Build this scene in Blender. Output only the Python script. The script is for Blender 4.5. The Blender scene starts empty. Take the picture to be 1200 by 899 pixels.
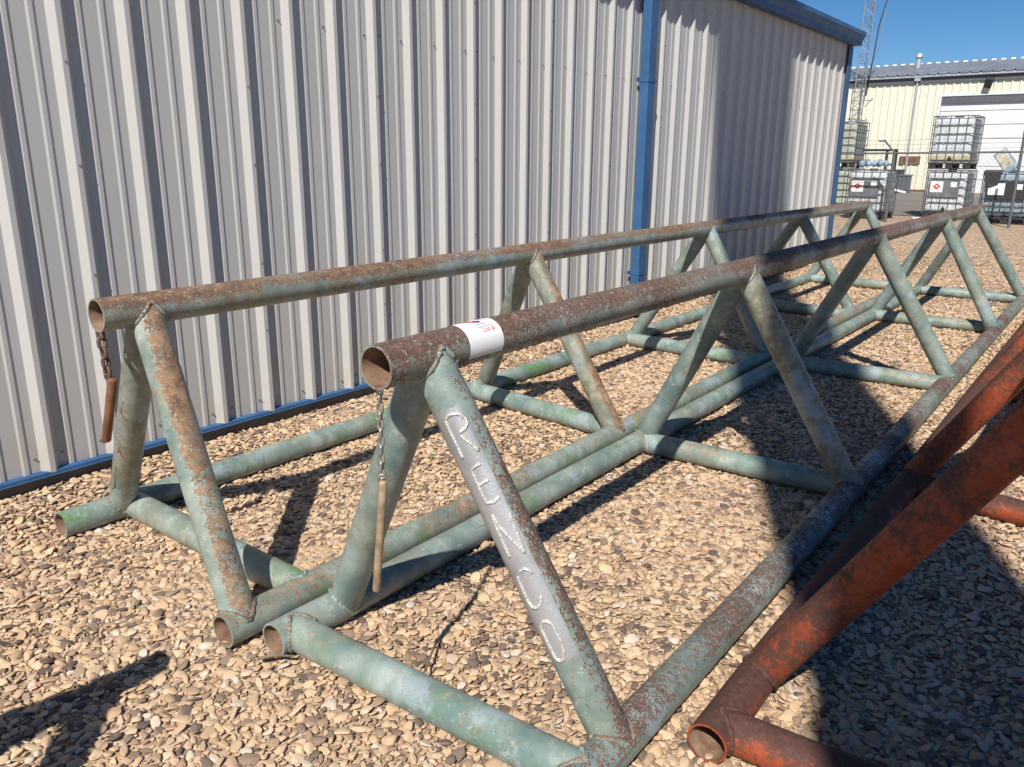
import bpy, bmesh, math, random
import numpy as np
from mathutils import Vector, Matrix, Quaternion

random.seed(7)
rng = np.random.default_rng(11)
scene = bpy.context.scene
COL = scene.collection

# ------------------------------------------------------------------ camera, world, sun
cam_d = bpy.data.cameras.new("camera")
cam = bpy.data.objects.new("camera", cam_d)
COL.objects.link(cam)
scene.camera = cam
cam_d.sensor_width = 36.0
cam_d.lens = 930.0 / 1200.0 * 36.0
cam_d.clip_start = 0.05
cam_d.clip_end = 3000.0
right = Vector((0.787, 0.616, 0.008)); fwd = Vector((-0.592, 0.759, -0.271))
fwd.normalize(); right = (right - fwd * right.dot(fwd)).normalized(); up = right.cross(fwd)
M = Matrix((right, up, -fwd)).transposed().to_4x4()
M.translation = Vector((0, 0, 1.56))
cam.matrix_world = M

SUN = Vector((0.385, -0.915, 1.0)).normalized()
world = bpy.data.worlds.new("World")
scene.world = world
world.use_nodes = True
wn = world.node_tree.nodes
bg = wn["Background"]
sky = wn.new("ShaderNodeTexSky")
sky.sky_type = 'NISHITA'
sky.sun_disc = False
sky.sun_elevation = math.asin(SUN.z)
sky.sun_rotation = math.atan2(SUN.x, SUN.y)
sky.altitude = 2500
sky.air_density = 1.0
sky.dust_density = 0.0
sky.ozone_density = 4.5
hs = wn.new("ShaderNodeHueSaturation")
hs.inputs["Saturation"].default_value = 1.22
world.node_tree.links.new(sky.outputs[0], hs.inputs["Color"])
world.node_tree.links.new(hs.outputs[0], bg.inputs[0])
bg.inputs[1].default_value = 0.07

sun_d = bpy.data.lights.new("sun", 'SUN')
sun_d.energy = 4.8
sun_d.angle = math.radians(0.53)
sun_d.color = (1.0, 0.945, 0.86)
sun = bpy.data.objects.new("sun", sun_d)
COL.objects.link(sun)
sun.rotation_euler = (-SUN).to_track_quat('-Z', 'Y').to_euler()
sun.location = (6, -12, 14)

scene.view_settings.view_transform = 'Standard'
scene.view_settings.look = 'None'
scene.view_settings.exposure = 0.33
scene.view_settings.gamma = 1.0
scene.render.engine = 'CYCLES'
scene.cycles.max_bounces = 6


# ------------------------------------------------------------------ node helpers
class NT:
    def __init__(self, name):
        self.m = bpy.data.materials.new(name)
        self.m.use_nodes = True
        self.t = self.m.node_tree
        self.n = self.t.nodes
        self.b = self.n["Principled BSDF"]
        self.tc = self.n.new("ShaderNodeTexCoord")

    def link(self, a, b):
        self.t.links.new(a, b)

    def val(self, sock, v):
        if hasattr(v, "is_output"):
            self.link(v, sock)
        elif isinstance(v, tuple) and len(v) == 3 and sock.type == 'RGBA':
            sock.default_value = (*v, 1)
        else:
            sock.default_value = v

    def noise(self, scale, detail=4, rough=0.55, vec=None, dist=0.0, stretch=None):
        nd = self.n.new("ShaderNodeTexNoise")
        nd.inputs["Scale"].default_value = scale
        nd.inputs["Detail"].default_value = detail
        nd.inputs["Roughness"].default_value = rough
        nd.inputs["Distortion"].default_value = dist
        src = vec if vec is not None else self.tc.outputs["Object"]
        if stretch is not None:
            mp = self.n.new("ShaderNodeMapping")
            mp.inputs["Scale"].default_value = stretch
            self.link(src, mp.inputs[0])
            src = mp.outputs[0]
        self.link(src, nd.inputs["Vector"])
        return nd.outputs["Fac"]

    def voro(self, scale, feature='F1', out="Distance", vec=None, rnd=1.0):
        nd = self.n.new("ShaderNodeTexVoronoi")
        nd.feature = feature
        nd.inputs["Scale"].default_value = scale
        nd.inputs["Randomness"].default_value = rnd
        self.link(vec if vec is not None else self.tc.outputs["Object"], nd.inputs["Vector"])
        return nd.outputs[out]

    def math(self, op, a, b=0.0, c=0.0, clamp=False):
        nd = self.n.new("ShaderNodeMath")
        nd.operation = op
        nd.use_clamp = clamp
        self.val(nd.inputs[0], a); self.val(nd.inputs[1], b); self.val(nd.inputs[2], c)
        return nd.outputs[0]

    def step(self, x, lo, hi, a=0.0, b=1.0):
        nd = self.n.new("ShaderNodeMapRange")
        nd.interpolation_type = 'SMOOTHSTEP'
        self.val(nd.inputs[0], x)
        self.val(nd.inputs[1], lo); self.val(nd.inputs[2], hi)
        nd.inputs[3].default_value = a; nd.inputs[4].default_value = b
        return nd.outputs[0]

    def mix(self, f, a, b, mode='MIX'):
        nd = self.n.new("ShaderNodeMix")
        nd.data_type = 'RGBA'
        nd.blend_type = mode
        self.val(nd.inputs[0], f); self.val(nd.inputs[6], a); self.val(nd.inputs[7], b)
        return nd.outputs[2]

    def ramp(self, f, stops):
        nd = self.n.new("ShaderNodeValToRGB")
        e = nd.color_ramp.elements
        while len(e) < len(stops):
            e.new(0.5)
        for i, (p, c) in enumerate(stops):
            e[i].position = p
            e[i].color = (*c, 1)
        self.val(nd.inputs[0], f)
        return nd.outputs[0]

    def attr(self, name, typ='OBJECT', out="Fac"):
        nd = self.n.new("ShaderNodeAttribute")
        nd.attribute_type = typ
        nd.attribute_name = name
        return nd.outputs[out]

    def bump(self, h, strength=0.3, dist=0.01):
        nd = self.n.new("ShaderNodeBump")
        nd.inputs["Strength"].default_value = strength
        nd.inputs["Distance"].default_value = dist
        self.link(h, nd.inputs["Height"])
        self.link(nd.outputs[0], self.b.inputs["Normal"])

    def out(self, color=None, rough=None, metal=None, spec=None):
        if color is not None: self.val(self.b.inputs["Base Color"], color)
        if rough is not None: self.val(self.b.inputs["Roughness"], rough)
        if metal is not None: self.val(self.b.inputs["Metallic"], metal)
        if spec is not None: self.val(self.b.inputs["Specular IOR Level"], spec)
        return self.m


def simple(name, col, rough=0.6, metal=0.0, var=0.12, scale=6.0, bump=0.0):
    k = NT(name)
    n = k.noise(scale, 5, 0.6)
    lo = tuple(c * (1 - var) for c in col); hi = tuple(min(1, c * (1 + var)) for c in col)
    c = k.ramp(n, [(0.3, lo), (0.7, hi)])
    if bump:
        k.bump(k.noise(scale * 9, 3), bump, 0.004)
    r = k.step(k.noise(scale * 2.3, 4), 0.2, 0.8, max(0.05, rough - 0.08), min(1, rough + 0.08))
    return k.out(c, r, metal)


# ------------------------------------------------------------------ materials
def mat_green_pipe():
    k = NT("weathered_green_pipe")
    seed = k.attr("seed")
    rnd = k.n.new("ShaderNodeVectorMath"); rnd.operation = 'ADD'
    k.link(k.tc.outputs["Object"], rnd.inputs[0])
    cmb = k.n.new("ShaderNodeCombineXYZ")
    for i in range(3): k.link(seed, cmb.inputs[i])
    k.link(cmb.outputs[0], rnd.inputs[1])
    V = rnd.outputs[0]
    geo = k.n.new("ShaderNodeNewGeometry")
    sep = k.n.new("ShaderNodeSeparateXYZ"); k.link(geo.outputs["True Normal"], sep.inputs[0])
    nz = sep.outputs[2]
    a_up, a_all, a_green, a_olive, a_tan = [k.attr(x) for x in ("rust_up", "rust_all", "green", "olive", "tan")]
    ct = lambda n, lo=0.30, hi=0.70: k.step(n, lo, hi)
    big = ct(k.noise(2.3, 3, 0.5, V))
    mid = ct(k.noise(5.5, 6, 0.6, V, 0.3), 0.25, 0.75)
    mid2 = ct(k.noise(19, 7, 0.7, V))
    fine = ct(k.noise(52, 7, 0.72, V), 0.32, 0.68)
    vfine = ct(k.noise(170, 4, 0.7, V), 0.32, 0.68)
    paint = k.ramp(mid, [(0.0, (0.118, 0.192, 0.182)), (0.4, (0.195, 0.262, 0.235)), (0.7, (0.262, 0.328, 0.292)), (1.0, (0.38, 0.44, 0.405))])
    olive = k.ramp(mid2, [(0.1, (0.17, 0.165, 0.115)), (0.5, (0.245, 0.235, 0.175)), (0.9, (0.33, 0.32, 0.25))])
    ol = k.math('ADD', k.step(big, 0.35, 0.9, 0.0, 0.35), a_olive, clamp=True)
    paint = k.mix(ol, paint, olive)
    gr = k.math('MULTIPLY', k.step(k.noise(3.6, 6, 0.65, V), 0.54, 0.62), a_green, clamp=True)
    gcol = k.ramp(fine, [(0.1, (0.10, 0.20, 0.09)), (0.9, (0.19, 0.31, 0.15))])
    paint = k.mix(gr, paint, gcol)
    blue = k.step(k.noise(5.7, 5, 0.6, V), 0.55, 0.63, 0.0, 0.75)
    paint = k.mix(blue, paint, (0.30, 0.375, 0.40))
    chalk = k.step(k.math('ADD', k.math('MULTIPLY', mid2, 0.55), k.math('MULTIPLY', fine, 0.45)), 0.72, 0.84, 0, 0.55)
    paint = k.mix(chalk, paint, (0.47, 0.50, 0.47))
    teal = k.step(k.noise(7.3, 5, 0.6, V), 0.57, 0.68, 0, 0.6)
    paint = k.mix(teal, paint, (0.10, 0.19, 0.20))
    grime = k.step(k.math('ADD', k.math('MULTIPLY', k.noise(11, 7, 0.7, V), 0.6), k.math('MULTIPLY', vfine, 0.12)), 0.42, 0.48, 0, 0.5)
    paint = k.mix(grime, paint, k.mix(0.75, paint, (0.12, 0.09, 0.055)))
    runs = k.math('MULTIPLY', k.step(k.noise(30, 4, 0.6, V, 0.0, (1, 1, 0.07)), 0.55, 0.66), k.step(k.noise(3.1, 3, 0.5, V), 0.45, 0.65), clamp=True)
    paint = k.mix(k.math('MULTIPLY', runs, 0.55), paint, (0.23, 0.155, 0.09))
    scr = k.step(k.noise(70, 2, 0.5, V, 0.0, (1, 0.03, 1)), 0.68, 0.71, 0, 0.55)
    paint = k.mix(scr, paint, (0.10, 0.085, 0.07))
    # rust: upper faces have weathered most
    upf = k.step(nz, 0.08, 0.62)
    bias = k.math('ADD', k.math('MULTIPLY', upf, a_up), a_all)
    comb = k.math('ADD', k.math('MULTIPLY', big, 0.24), k.math('MULTIPLY', mid2, 0.20))
    comb = k.math('ADD', comb, k.math('MULTIPLY', fine, 0.28))
    comb = k.math('ADD', comb, k.math('MULTIPLY', vfine, 0.28))
    comb = k.math('ADD', comb, k.math('MULTIPLY', k.step(nz, 0.26, 0.47), k.attr('strip')))
    comb = k.math('ADD', comb, bias)
    rmask = k.step(comb, 0.745, 0.765)
    halo = k.step(comb, 0.64, 0.745, 0, 0.6)
    purple = k.ramp(fine, [(0.05, (0.05, 0.03, 0.028)), (0.5, (0.105, 0.06, 0.052)), (0.95, (0.20, 0.12, 0.09))])
    tan = k.ramp(mid2, [(0.05, (0.12, 0.062, 0.036)), (0.5, (0.25, 0.145, 0.078)), (0.95, (0.37, 0.25, 0.15))])
    rcol = k.mix(a_tan, purple, tan)
    col = k.mix(halo, paint, k.mix(0.4, paint, tan))
    col = k.mix(rmask, col, rcol)
    # light flecks of surviving paint in the rust
    fl = k.math('MULTIPLY', k.step(k.noise(80, 3, 0.6, V), 0.60, 0.66), rmask)
    col = k.mix(k.math('MULTIPLY', fl, 0.7), col, (0.36, 0.38, 0.35))
    # aluminium paint sprayed under the welded letters
    sil = k.attr("silver", 'GEOMETRY')
    sm = k.step(k.math('ADD', sil, k.math('MULTIPLY', k.math('SUBTRACT', fine, 0.5), 0.16)), 0.40, 0.60)
    scol = k.ramp(mid, [(0.3, (0.37, 0.37, 0.38)), (0.7, (0.46, 0.46, 0.47))])
    col = k.mix(sm, col, scol)
    rough = k.mix(rmask, (0.38, 0.38, 0.38), (0.85, 0.85, 0.85))
    rough = k.mix(sm, rough, (0.42, 0.42, 0.42))
    k.link(rough, k.b.inputs["Roughness"])
    k.val(k.b.inputs["Metallic"], k.math('MULTIPLY', sm, 0.45))
    h = k.math('SUBTRACT', k.math('MULTIPLY', vfine, 0.35), k.math('MULTIPLY', rmask, 0.5))
    k.bump(h, 0.35, 0.003)
    return k.out(col, spec=0.42)


def mat_orange_pipe():
    k = NT("rusty_orange_pipe")
    geo = k.n.new("ShaderNodeNewGeometry")
    sep = k.n.new("ShaderNodeSeparateXYZ"); k.link(geo.outputs["True Normal"], sep.inputs[0])
    big = k.noise(3.0, 4, 0.55)
    mid = k.noise(11, 8, 0.72)
    fine = k.noise(55, 6, 0.7)
    paint = k.ramp(mid, [(0.3, (0.26, 0.045, 0.017)), (0.55, (0.40, 0.088, 0.032)), (0.75, (0.50, 0.155, 0.075))])
    dark = k.ramp(fine, [(0.25, (0.04, 0.02, 0.016)), (0.6, (0.105, 0.05, 0.038)), (0.8, (0.20, 0.115, 0.09))])
    s = k.math('ADD', k.math('MULTIPLY', mid, 0.42), k.math('MULTIPLY', fine, 0.42))
    s = k.math('ADD', s, k.math('MULTIPLY', big, 0.30))
    s = k.math('ADD', s, k.math('MULTIPLY', k.step(sep.outputs[2], 0.2, 0.95), 0.10))
    s = k.math('ADD', s, k.attr("rust_all"))
    m = k.math('MAXIMUM', k.step(s, 0.55, 0.69), k.step(k.math('ADD', k.math('MULTIPLY', fine, 0.6), k.math('MULTIPLY', k.noise(17, 6, 0.7), 0.4)), 0.575, 0.59))
    col = k.mix(m, paint, dark)
    k.link(k.mix(m, (0.5, 0.5, 0.5), (0.8, 0.8, 0.8)), k.b.inputs["Roughness"])
    k.bump(k.math('ADD', fine, m), 0.25, 0.0025)
    return k.out(col, spec=0.35)


def mat_inside():
    k = NT("pipe_inside_rust")
    c = k.ramp(k.noise(18, 6, 0.65), [(0.3, (0.14, 0.075, 0.05)), (0.55, (0.27, 0.165, 0.11)), (0.75, (0.36, 0.25, 0.18))])
    k.bump(k.noise(120, 3), 0.3, 0.003)
    return k.out(c, 0.85)


def mat_stone():
    k = NT("river_gravel_stone")
    tone = k.attr("tone", 'INSTANCER')
    n = k.noise(14, 5, 0.6)
    n2 = k.noise(70, 3, 0.6)
    base = k.ramp(tone, [(0.0, (0.13, 0.098, 0.082)), (0.09, (0.21, 0.155, 0.125)), (0.17, (0.34, 0.24, 0.17)), (0.26, (0.48, 0.34, 0.222)),
                         (0.48, (0.59, 0.425, 0.275)), (0.68, (0.65, 0.485, 0.325)), (0.82, (0.57, 0.375, 0.23)), (0.94, (0.63, 0.495, 0.37)), (1.0, (0.60, 0.53, 0.45))])
    k.n[-1].color_ramp.interpolation = 'LINEAR'
    col = k.mix(k.step(n, 0.35, 0.7, 0.0, 0.45), base, k.mix(1.0, base, (0.72, 0.66, 0.58), 'MULTIPLY'))
    col = k.mix(k.step(n2, 0.62, 0.75, 0, 0.35), col, (0.55, 0.46, 0.36))
    k.bump(k.noise(40, 4), 0.25, 0.003)
    return k.out(col, 0.72, spec=0.3)


def mat_ground():
    k = NT("gravel_ground")
    V = k.tc.outputs["Object"]
    cell = k.n.new("ShaderNodeTexVoronoi"); cell.inputs["Scale"].default_value = 24
    k.link(V, cell.inputs["Vector"])
    sepc = k.n.new("ShaderNodeSeparateColor"); k.link(cell.outputs["Color"], sepc.inputs[0])
    stones = k.ramp(sepc.outputs[0], [(0.0, (0.19, 0.15, 0.125)), (0.2, (0.27, 0.20, 0.15)), (0.35, (0.42, 0.30, 0.20)), (0.7, (0.52, 0.38, 0.25)), (1.0, (0.54, 0.46, 0.37))])
    big = k.noise(0.5, 5, 0.6)
    dirt = k.ramp(big, [(0.35, (0.37, 0.265, 0.18)), (0.65, (0.49, 0.36, 0.25))])
    col = k.mix(k.step(k.noise(1.4, 5), 0.4, 0.65, 0.15, 0.65), stones, dirt)
    k.bump(k.math('SUBTRACT', 1.0, cell.outputs["Distance"]), 0.6, 0.03)
    return k.out(col, 0.9, spec=0.2)


def mat_asphalt():
    k = NT("worn_asphalt")
    c = k.ramp(k.noise(0.35, 6, 0.65), [(0.3, (0.15, 0.13, 0.115)), (0.7, (0.25, 0.22, 0.19))])
    c = k.mix(k.step(k.noise(30, 4), 0.5, 0.7, 0, 0.4), c, (0.30, 0.26, 0.22))
    k.bump(k.noise(60, 3), 0.4, 0.01)
    return k.out(c, 0.9)


def mat_wall():
    k = NT("stone_grey_painted_steel")
    n = k.noise(1.3, 5, 0.6, stretch=(1, 1, 0.25))
    c = k.ramp(n, [(0.3, (0.462, 0.455, 0.447)), (0.7, (0.49, 0.482, 0.472))])
    dust = k.step(k.noise(9, 6, 0.7, stretch=(1, 1, 0.12)), 0.55, 0.8, 0, 0.12)
    c = k.mix(dust, c, (0.42, 0.385, 0.34))
    geo = k.n.new("ShaderNodeNewGeometry")
    sp = k.n.new("ShaderNodeSeparateXYZ"); k.link(geo.outputs["Position"], sp.inputs[0])
    splash = k.math('MULTIPLY', k.step(sp.outputs[2], 0.1, 0.75, 0.45, 0.0), k.step(k.noise(6, 6, 0.7), 0.35, 0.7, 0.3, 1.0))
    c = k.mix(splash, c, (0.42, 0.35, 0.28))
    k.bump(k.noise(2.2, 2, 0.4), 0.09, 0.012)
    return k.out(c, 0.42, spec=0.35)


MAT = {}
MAT['pipe'] = mat_green_pipe()
MAT['orange'] = mat_orange_pipe()
MAT['inside'] = mat_inside()
MAT['stone'] = mat_stone()
MAT['ground'] = mat_ground()
MAT['asphalt'] = mat_asphalt()
MAT['wall'] = mat_wall()
MAT['blue'] = simple("blue_trim_paint", (0.045, 0.118, 0.255), 0.52, var=0.16, scale=3)
MAT['blue'].node_tree.nodes["Principled BSDF"].inputs["Specular IOR Level"].default_value = 0.2
MAT['concrete'] = simple("dark_concrete_footing", (0.13, 0.115, 0.10), 0.9, bump=0.3)
MAT['screw'] = simple("screw_zinc", (0.42, 0.40, 0.38), 0.4, 0.7)
MAT['bead'] = simple("weld_bead_metal", (0.78, 0.76, 0.70), 0.30, 0.55, var=0.3, scale=90)
MAT['beadrust'] = simple("weld_bead_rusty", (0.30, 0.22, 0.14), 0.6, 0.3, var=0.4, scale=60)
MAT['chain'] = simple("chain_galvanised", (0.40, 0.38, 0.33), 0.4, 0.75, var=0.35, scale=60)
MAT['chainrust'] = simple("chain_rust", (0.115, 0.07, 0.052), 0.75, 0.1, var=0.4, scale=60)
MAT['pin'] = simple("pin_tan_rust", (0.36, 0.265, 0.165), 0.65, 0.15, var=0.4, scale=30, bump=0.3)
MAT['pinrust'] = simple("pin_red_rust", (0.21, 0.095, 0.05), 0.7, 0.1, var=0.5, scale=24, bump=0.3)
MAT['cream'] = simple("cream_painted_steel", (0.715, 0.69, 0.56), 0.5, var=0.05, scale=0.6)
MAT['galv'] = simple("galvanised_steel", (0.46, 0.48, 0.50), 0.45, 0.35, var=0.15, scale=1.2)
MAT['roof'] = simple("galvalume_roof", (0.29, 0.31, 0.335), 0.42, 0.25, var=0.2, scale=0.8)
MAT['doorwhite'] = simple("white_door_paint", (0.68, 0.68, 0.70), 0.5, var=0.03)
MAT['darktrim'] = simple("dark_grey_trim", (0.10, 0.105, 0.12), 0.5)
MAT['black'] = simple("black_plastic", (0.03, 0.03, 0.033), 0.55)
MAT['ibcwhite'] = simple("ibc_translucent_white", (0.57, 0.61, 0.62), 0.4, var=0.12, scale=3)
MAT['ibcgreen'] = simple("ibc_yellowed_plastic", (0.40, 0.43, 0.34), 0.45, var=0.15, scale=3)
MAT['ibcblue'] = simple("ibc_bluish_plastic", (0.27, 0.36, 0.42), 0.45, var=0.15, scale=3)
MAT['ibcyellow'] = simple("ibc_residue_band", (0.48, 0.43, 0.27), 0.5, var=0.25, scale=5)
MAT['cage'] = simple("cage_steel", (0.17, 0.185, 0.20), 0.45, 0.4, var=0.3, scale=4)
MAT['plate'] = simple("label_plate_grey", (0.17, 0.18, 0.20), 0.5, 0.2, var=0.35, scale=9)
MAT['white'] = simple("white_print", (0.82, 0.82, 0.80), 0.6, var=0.03)
MAT['red'] = simple("red_print", (0.62, 0.04, 0.05), 0.6, var=0.1)
MAT['purple'] = simple("dark_purple_print", (0.05, 0.02, 0.09), 0.6)
MAT['greyprint'] = simple("grey_print", (0.33, 0.35, 0.37), 0.6)
MAT['fence'] = simple("fence_galvanised", (0.15, 0.155, 0.16), 0.5, 0.4)
MAT['rustsign'] = simple("rusty_brown_panel", (0.16, 0.085, 0.055), 0.8, var=0.5, scale=5)
MAT['bluewrap'] = simple("blue_wrap_plastic", (0.26, 0.36, 0.47), 0.4, var=0.6, scale=14)
MAT['wood'] = simple("dry_twig_bark", (0.22, 0.15, 0.095), 0.85, var=0.35, scale=40)
MAT['tower'] = simple("tower_steel", (0.30, 0.31, 0.33), 0.5, 0.4)
MAT['stack'] = simple("shadow_caster_grey", (0.45, 0.45, 0.44), 0.5, 0.2)  # for the unseen column added as a shadow caster
MAT['amber'] = simple("tilted_box_print", (0.50, 0.47, 0.38), 0.6, var=0.5, scale=10)


# ------------------------------------------------------------------ object helpers
def empty(name, label, cat, loc=(0, 0, 0), group=None):
    o = bpy.data.objects.new(name, None)
    COL.objects.link(o)
    o.location = loc
    o.empty_display_size = 0.2
    tag(o, label, cat, group)
    return o


def tag(o, label, cat, group=None):
    o["label"] = label
    o["category"] = cat
    if group: o["group"] = group
    return o


def link(name, me, mats, parent=None):
    o = bpy.data.objects.new(name, me)
    COL.objects.link(o)
    for m in (mats if isinstance(mats, (list, tuple)) else [mats]):
        if m and m.name not in [x.name for x in me.materials if x]: me.materials.append(m)
    if parent:
        o.parent = parent
        o.matrix_parent_inverse = Matrix.Translation(-Vector(parent.location))
    return o


class MB:
    """Collects plain geometry for one mesh."""
    def __init__(s):
        s.v = []; s.f = []; s.mi = []; s.sm = []

    def add(s, verts, faces, mi=0, smooth=False):
        b = len(s.v)
        s.v += [tuple(p) for p in verts]
        for f in faces:
            s.f.append(tuple(b + i for i in f)); s.mi.append(mi); s.sm.append(smooth)

    def box(s, x0, x1, y0, y1, z0, z1, mi=0, bev=0.0, mat=None):
        if bev > 0:
            bm = bmesh.new()
            bmesh.ops.create_cube(bm, size=1)
            for v in bm.verts:
                v.co = Vector(((x0 + x1) / 2 + v.co.x * (x1 - x0), (y0 + y1) / 2 + v.co.y * (y1 - y0), (z0 + z1) / 2 + v.co.z * (z1 - z0)))
            bmesh.ops.bevel(bm, geom=bm.edges[:], offset=bev, segments=2, affect='EDGES', profile=0.6)
            bm.verts.index_update()
            vs = [v.co.copy() for v in bm.verts]; fs = [tuple(v.index for v in f.verts) for f in bm.faces]
            bm.free()
        else:
            vs = [Vector((x, y, z)) for x in (x0, x1) for y in (y0, y1) for z in (z0, z1)]
            fs = [(0, 1, 3, 2), (4, 6, 7, 5), (0, 4, 5, 1), (2, 3, 7, 6), (0, 2, 6, 4), (1, 5, 7, 3)]
        if mat is not None: vs = [mat @ v for v in vs]
        s.add(vs, fs, mi)

    def bar(s, a, b, r, n=6, mi=0, smooth=True, r2=None):
        a = Vector(a); b = Vector(b); d = (b - a)
        if d.length < 1e-6: return
        d.normalize()
        e1 = d.orthogonal().normalized(); e2 = d.cross(e1)
        vs = []
        for p, rr in ((a, r), (b, r if r2 is None else r2)):
            for i in range(n):
                t = 2 * math.pi * (i + 0.5) / n
                vs.append(p + (e1 * math.cos(t) + e2 * math.sin(t)) * rr)
        s.add(vs, [(i, (i + 1) % n, n + (i + 1) % n, n + i) for i in range(n)], mi, smooth)
        s.add(vs[:n], [tuple(range(n))[::-1]], mi); s.add(vs[n:], [tuple(range(n))], mi)

    def tube(s, pts, radii, n=8, mi=0, closed=False):
        pts = [Vector(p) for p in pts]
        m = len(pts)
        if not hasattr(radii, '__len__'): radii = [radii] * m
        rings = []
        prev = None
        for i, p in enumerate(pts):
            a = pts[(i - 1) % m] if (closed or i > 0) else p
            b = pts[(i + 1) % m] if (closed or i < m - 1) else p
            t = (b - a).normalized()
            e1 = (prev - t * prev.dot(t)).normalized() if prev is not None and (prev - t * prev.dot(t)).length > 1e-4 else t.orthogonal().normalized()
            prev = e1
            e2 = t.cross(e1)
            rings.append([p + (e1 * math.cos(2 * math.pi * j / n) + e2 * math.sin(2 * math.pi * j / n)) * radii[i] for j in range(n)])
        vs = [q for r in rings for q in r]
        fs = []
        for i in range(m if closed else m - 1):
            i2 = (i + 1) % m
            for j in range(n):
                j2 = (j + 1) % n
                fs.append((i * n + j, i * n + j2, i2 * n + j2, i2 * n + j))
        if not closed:
            fs.append(tuple(range(n))[::-1]); fs.append(tuple((m - 1) * n + j for j in range(n)))
        s.add(vs, fs, mi, True)

    def build(s, name, mats, parent=None):
        me = bpy.data.meshes.new(name)
        me.from_pydata(s.v, [], s.f)
        me.polygons.foreach_set("material_index", s.mi)
        me.polygons.foreach_set("use_smooth", s.sm)
        me.update()
        return link(name, me, mats, parent)


# ------------------------------------------------------------------ ground
def ground_z(y):
    t = min(1, max(0, (y - 11.0) / 6.5))
    return 0.34 * (t * t * (3 - 2 * t))


def mound(x):
    return 0.058 * math.exp(-((x + 3.86) / 0.30) ** 2)


mb = MB()
ys = [-60, -20, -6, 0, 4, 8, 10] + [11 + 0.65 * i for i in range(11)] + [22, 30, 60, 150, 900]
xs = [-900, -200, -60, -20, -8, -3.88, -3.8, -3.7, -3.6, -3.5, -3.4, -3.3, -3.15, -2.9, 0, 4, 10, 30, 100, 900]
vs = [(x, y, ground_z(y) - 0.009 + mound(x) * (abs(y) < 13)) for y in ys for x in xs]
nx = len(xs)
mb.add(vs, [(j * nx + i, j * nx + i + 1, (j + 1) * nx + i + 1, (j + 1) * nx + i) for j in range(len(ys) - 1) for i in range(nx - 1)], 0, True)
gd = mb.build("ground", MAT['ground'])
gd["kind"] = "structure"; gd["label"] = "tan gravel yard floor running back to the fence"; gd["category"] = "ground"

mb = MB()
mb.add([(-60, 21.3, 0.345), (60, 21.3, 0.345), (60, 39.42, 0.345), (-60, 39.42, 0.345)], [(0, 1, 2, 3)])
ap = mb.build("asphalt_yard", MAT['asphalt'])
ap["kind"] = "structure"; ap["label"] = "worn grey brown asphalt in front of the cream building"; ap["category"] = "pavement"


# gravel: stones laid one by one over the yard (one uncountable mass)
def pebble(seed, sub=2):
    r = random.Random(seed)
    bm = bmesh.new()
    bmesh.ops.create_icosphere(bm, subdivisions=sub + 1, radius=1.0)
    sx, sy, sz = 1.15, r.uniform(0.7, 1.1), r.uniform(0.2, 0.42)
    planes = []
    for _ in range(r.randint(7, 12)):
        d = Vector((r.gauss(0, 1), r.gauss(0, 1), r.gauss(0, 0.8))).normalized()
        planes.append((d, r.uniform(0.42, 0.85)))
    ph = [r.uniform(0, 6) for _ in range(6)]
    for v in bm.verts:
        p = v.co.copy()
        p *= 1 + 0.14 * math.sin(2.1 * p.x + ph[0]) + 0.14 * math.sin(2.6 * p.y + ph[1]) + 0.06 * math.sin(4.2 * p.x + 3 * p.y + ph[2])
        for d, c in planes:
            k = p.dot(d) - c
            if k > 0: p -= d * k * 0.92
        v.co = Vector((p.x * sx, p.y * sy, p.z * sz))
    bm.verts.index_update()
    V = [tuple(v.co) for v in bm.verts]; F = [tuple(v.index for v in f.verts) for f in bm.faces]
    bm.free()
    return V, F


def gravel_tile(size, rs):
    """Toroidal dart throwing: big stones first, then smaller ones in the gaps."""
    cell = 0.03
    n = int(size / cell)
    grid = {}
    out = []
    for (cnt, r0, r1, tries, f) in ((1000, 0.0115, 0.0205, 8, 0.84), (1700, 0.0075, 0.0112, 8, 0.82), (3400, 0.0040, 0.0073, 6, 0.74)):
        for _ in range(cnt):
            for _t in range(tries):
                x = rs.random() * size; y = rs.random() * size
                r = rs.uniform(r0, r1)
                gx, gy = int(x / cell), int(y / cell)
                ok = True
                for ax in (-2, -1, 0, 1, 2):
                    for ay in (-2, -1, 0, 1, 2):
                        for (qx, qy, qr) in grid.get(((gx + ax) % n, (gy + ay) % n), ()):
                            dx = abs(qx - x); dy = abs(qy - y)
                            dx = min(dx, size - dx); dy = min(dy, size - dy)
                            if dx * dx + dy * dy < (f * (r + qr)) ** 2:
                                ok = False; break
                        if not ok: break
                    if not ok: break
                if ok:
                    grid.setdefault((gx % n, gy % n), []).append((x, y, r))
                    out.append((x, y, r))
                    break
    return np.array(out)


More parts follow.
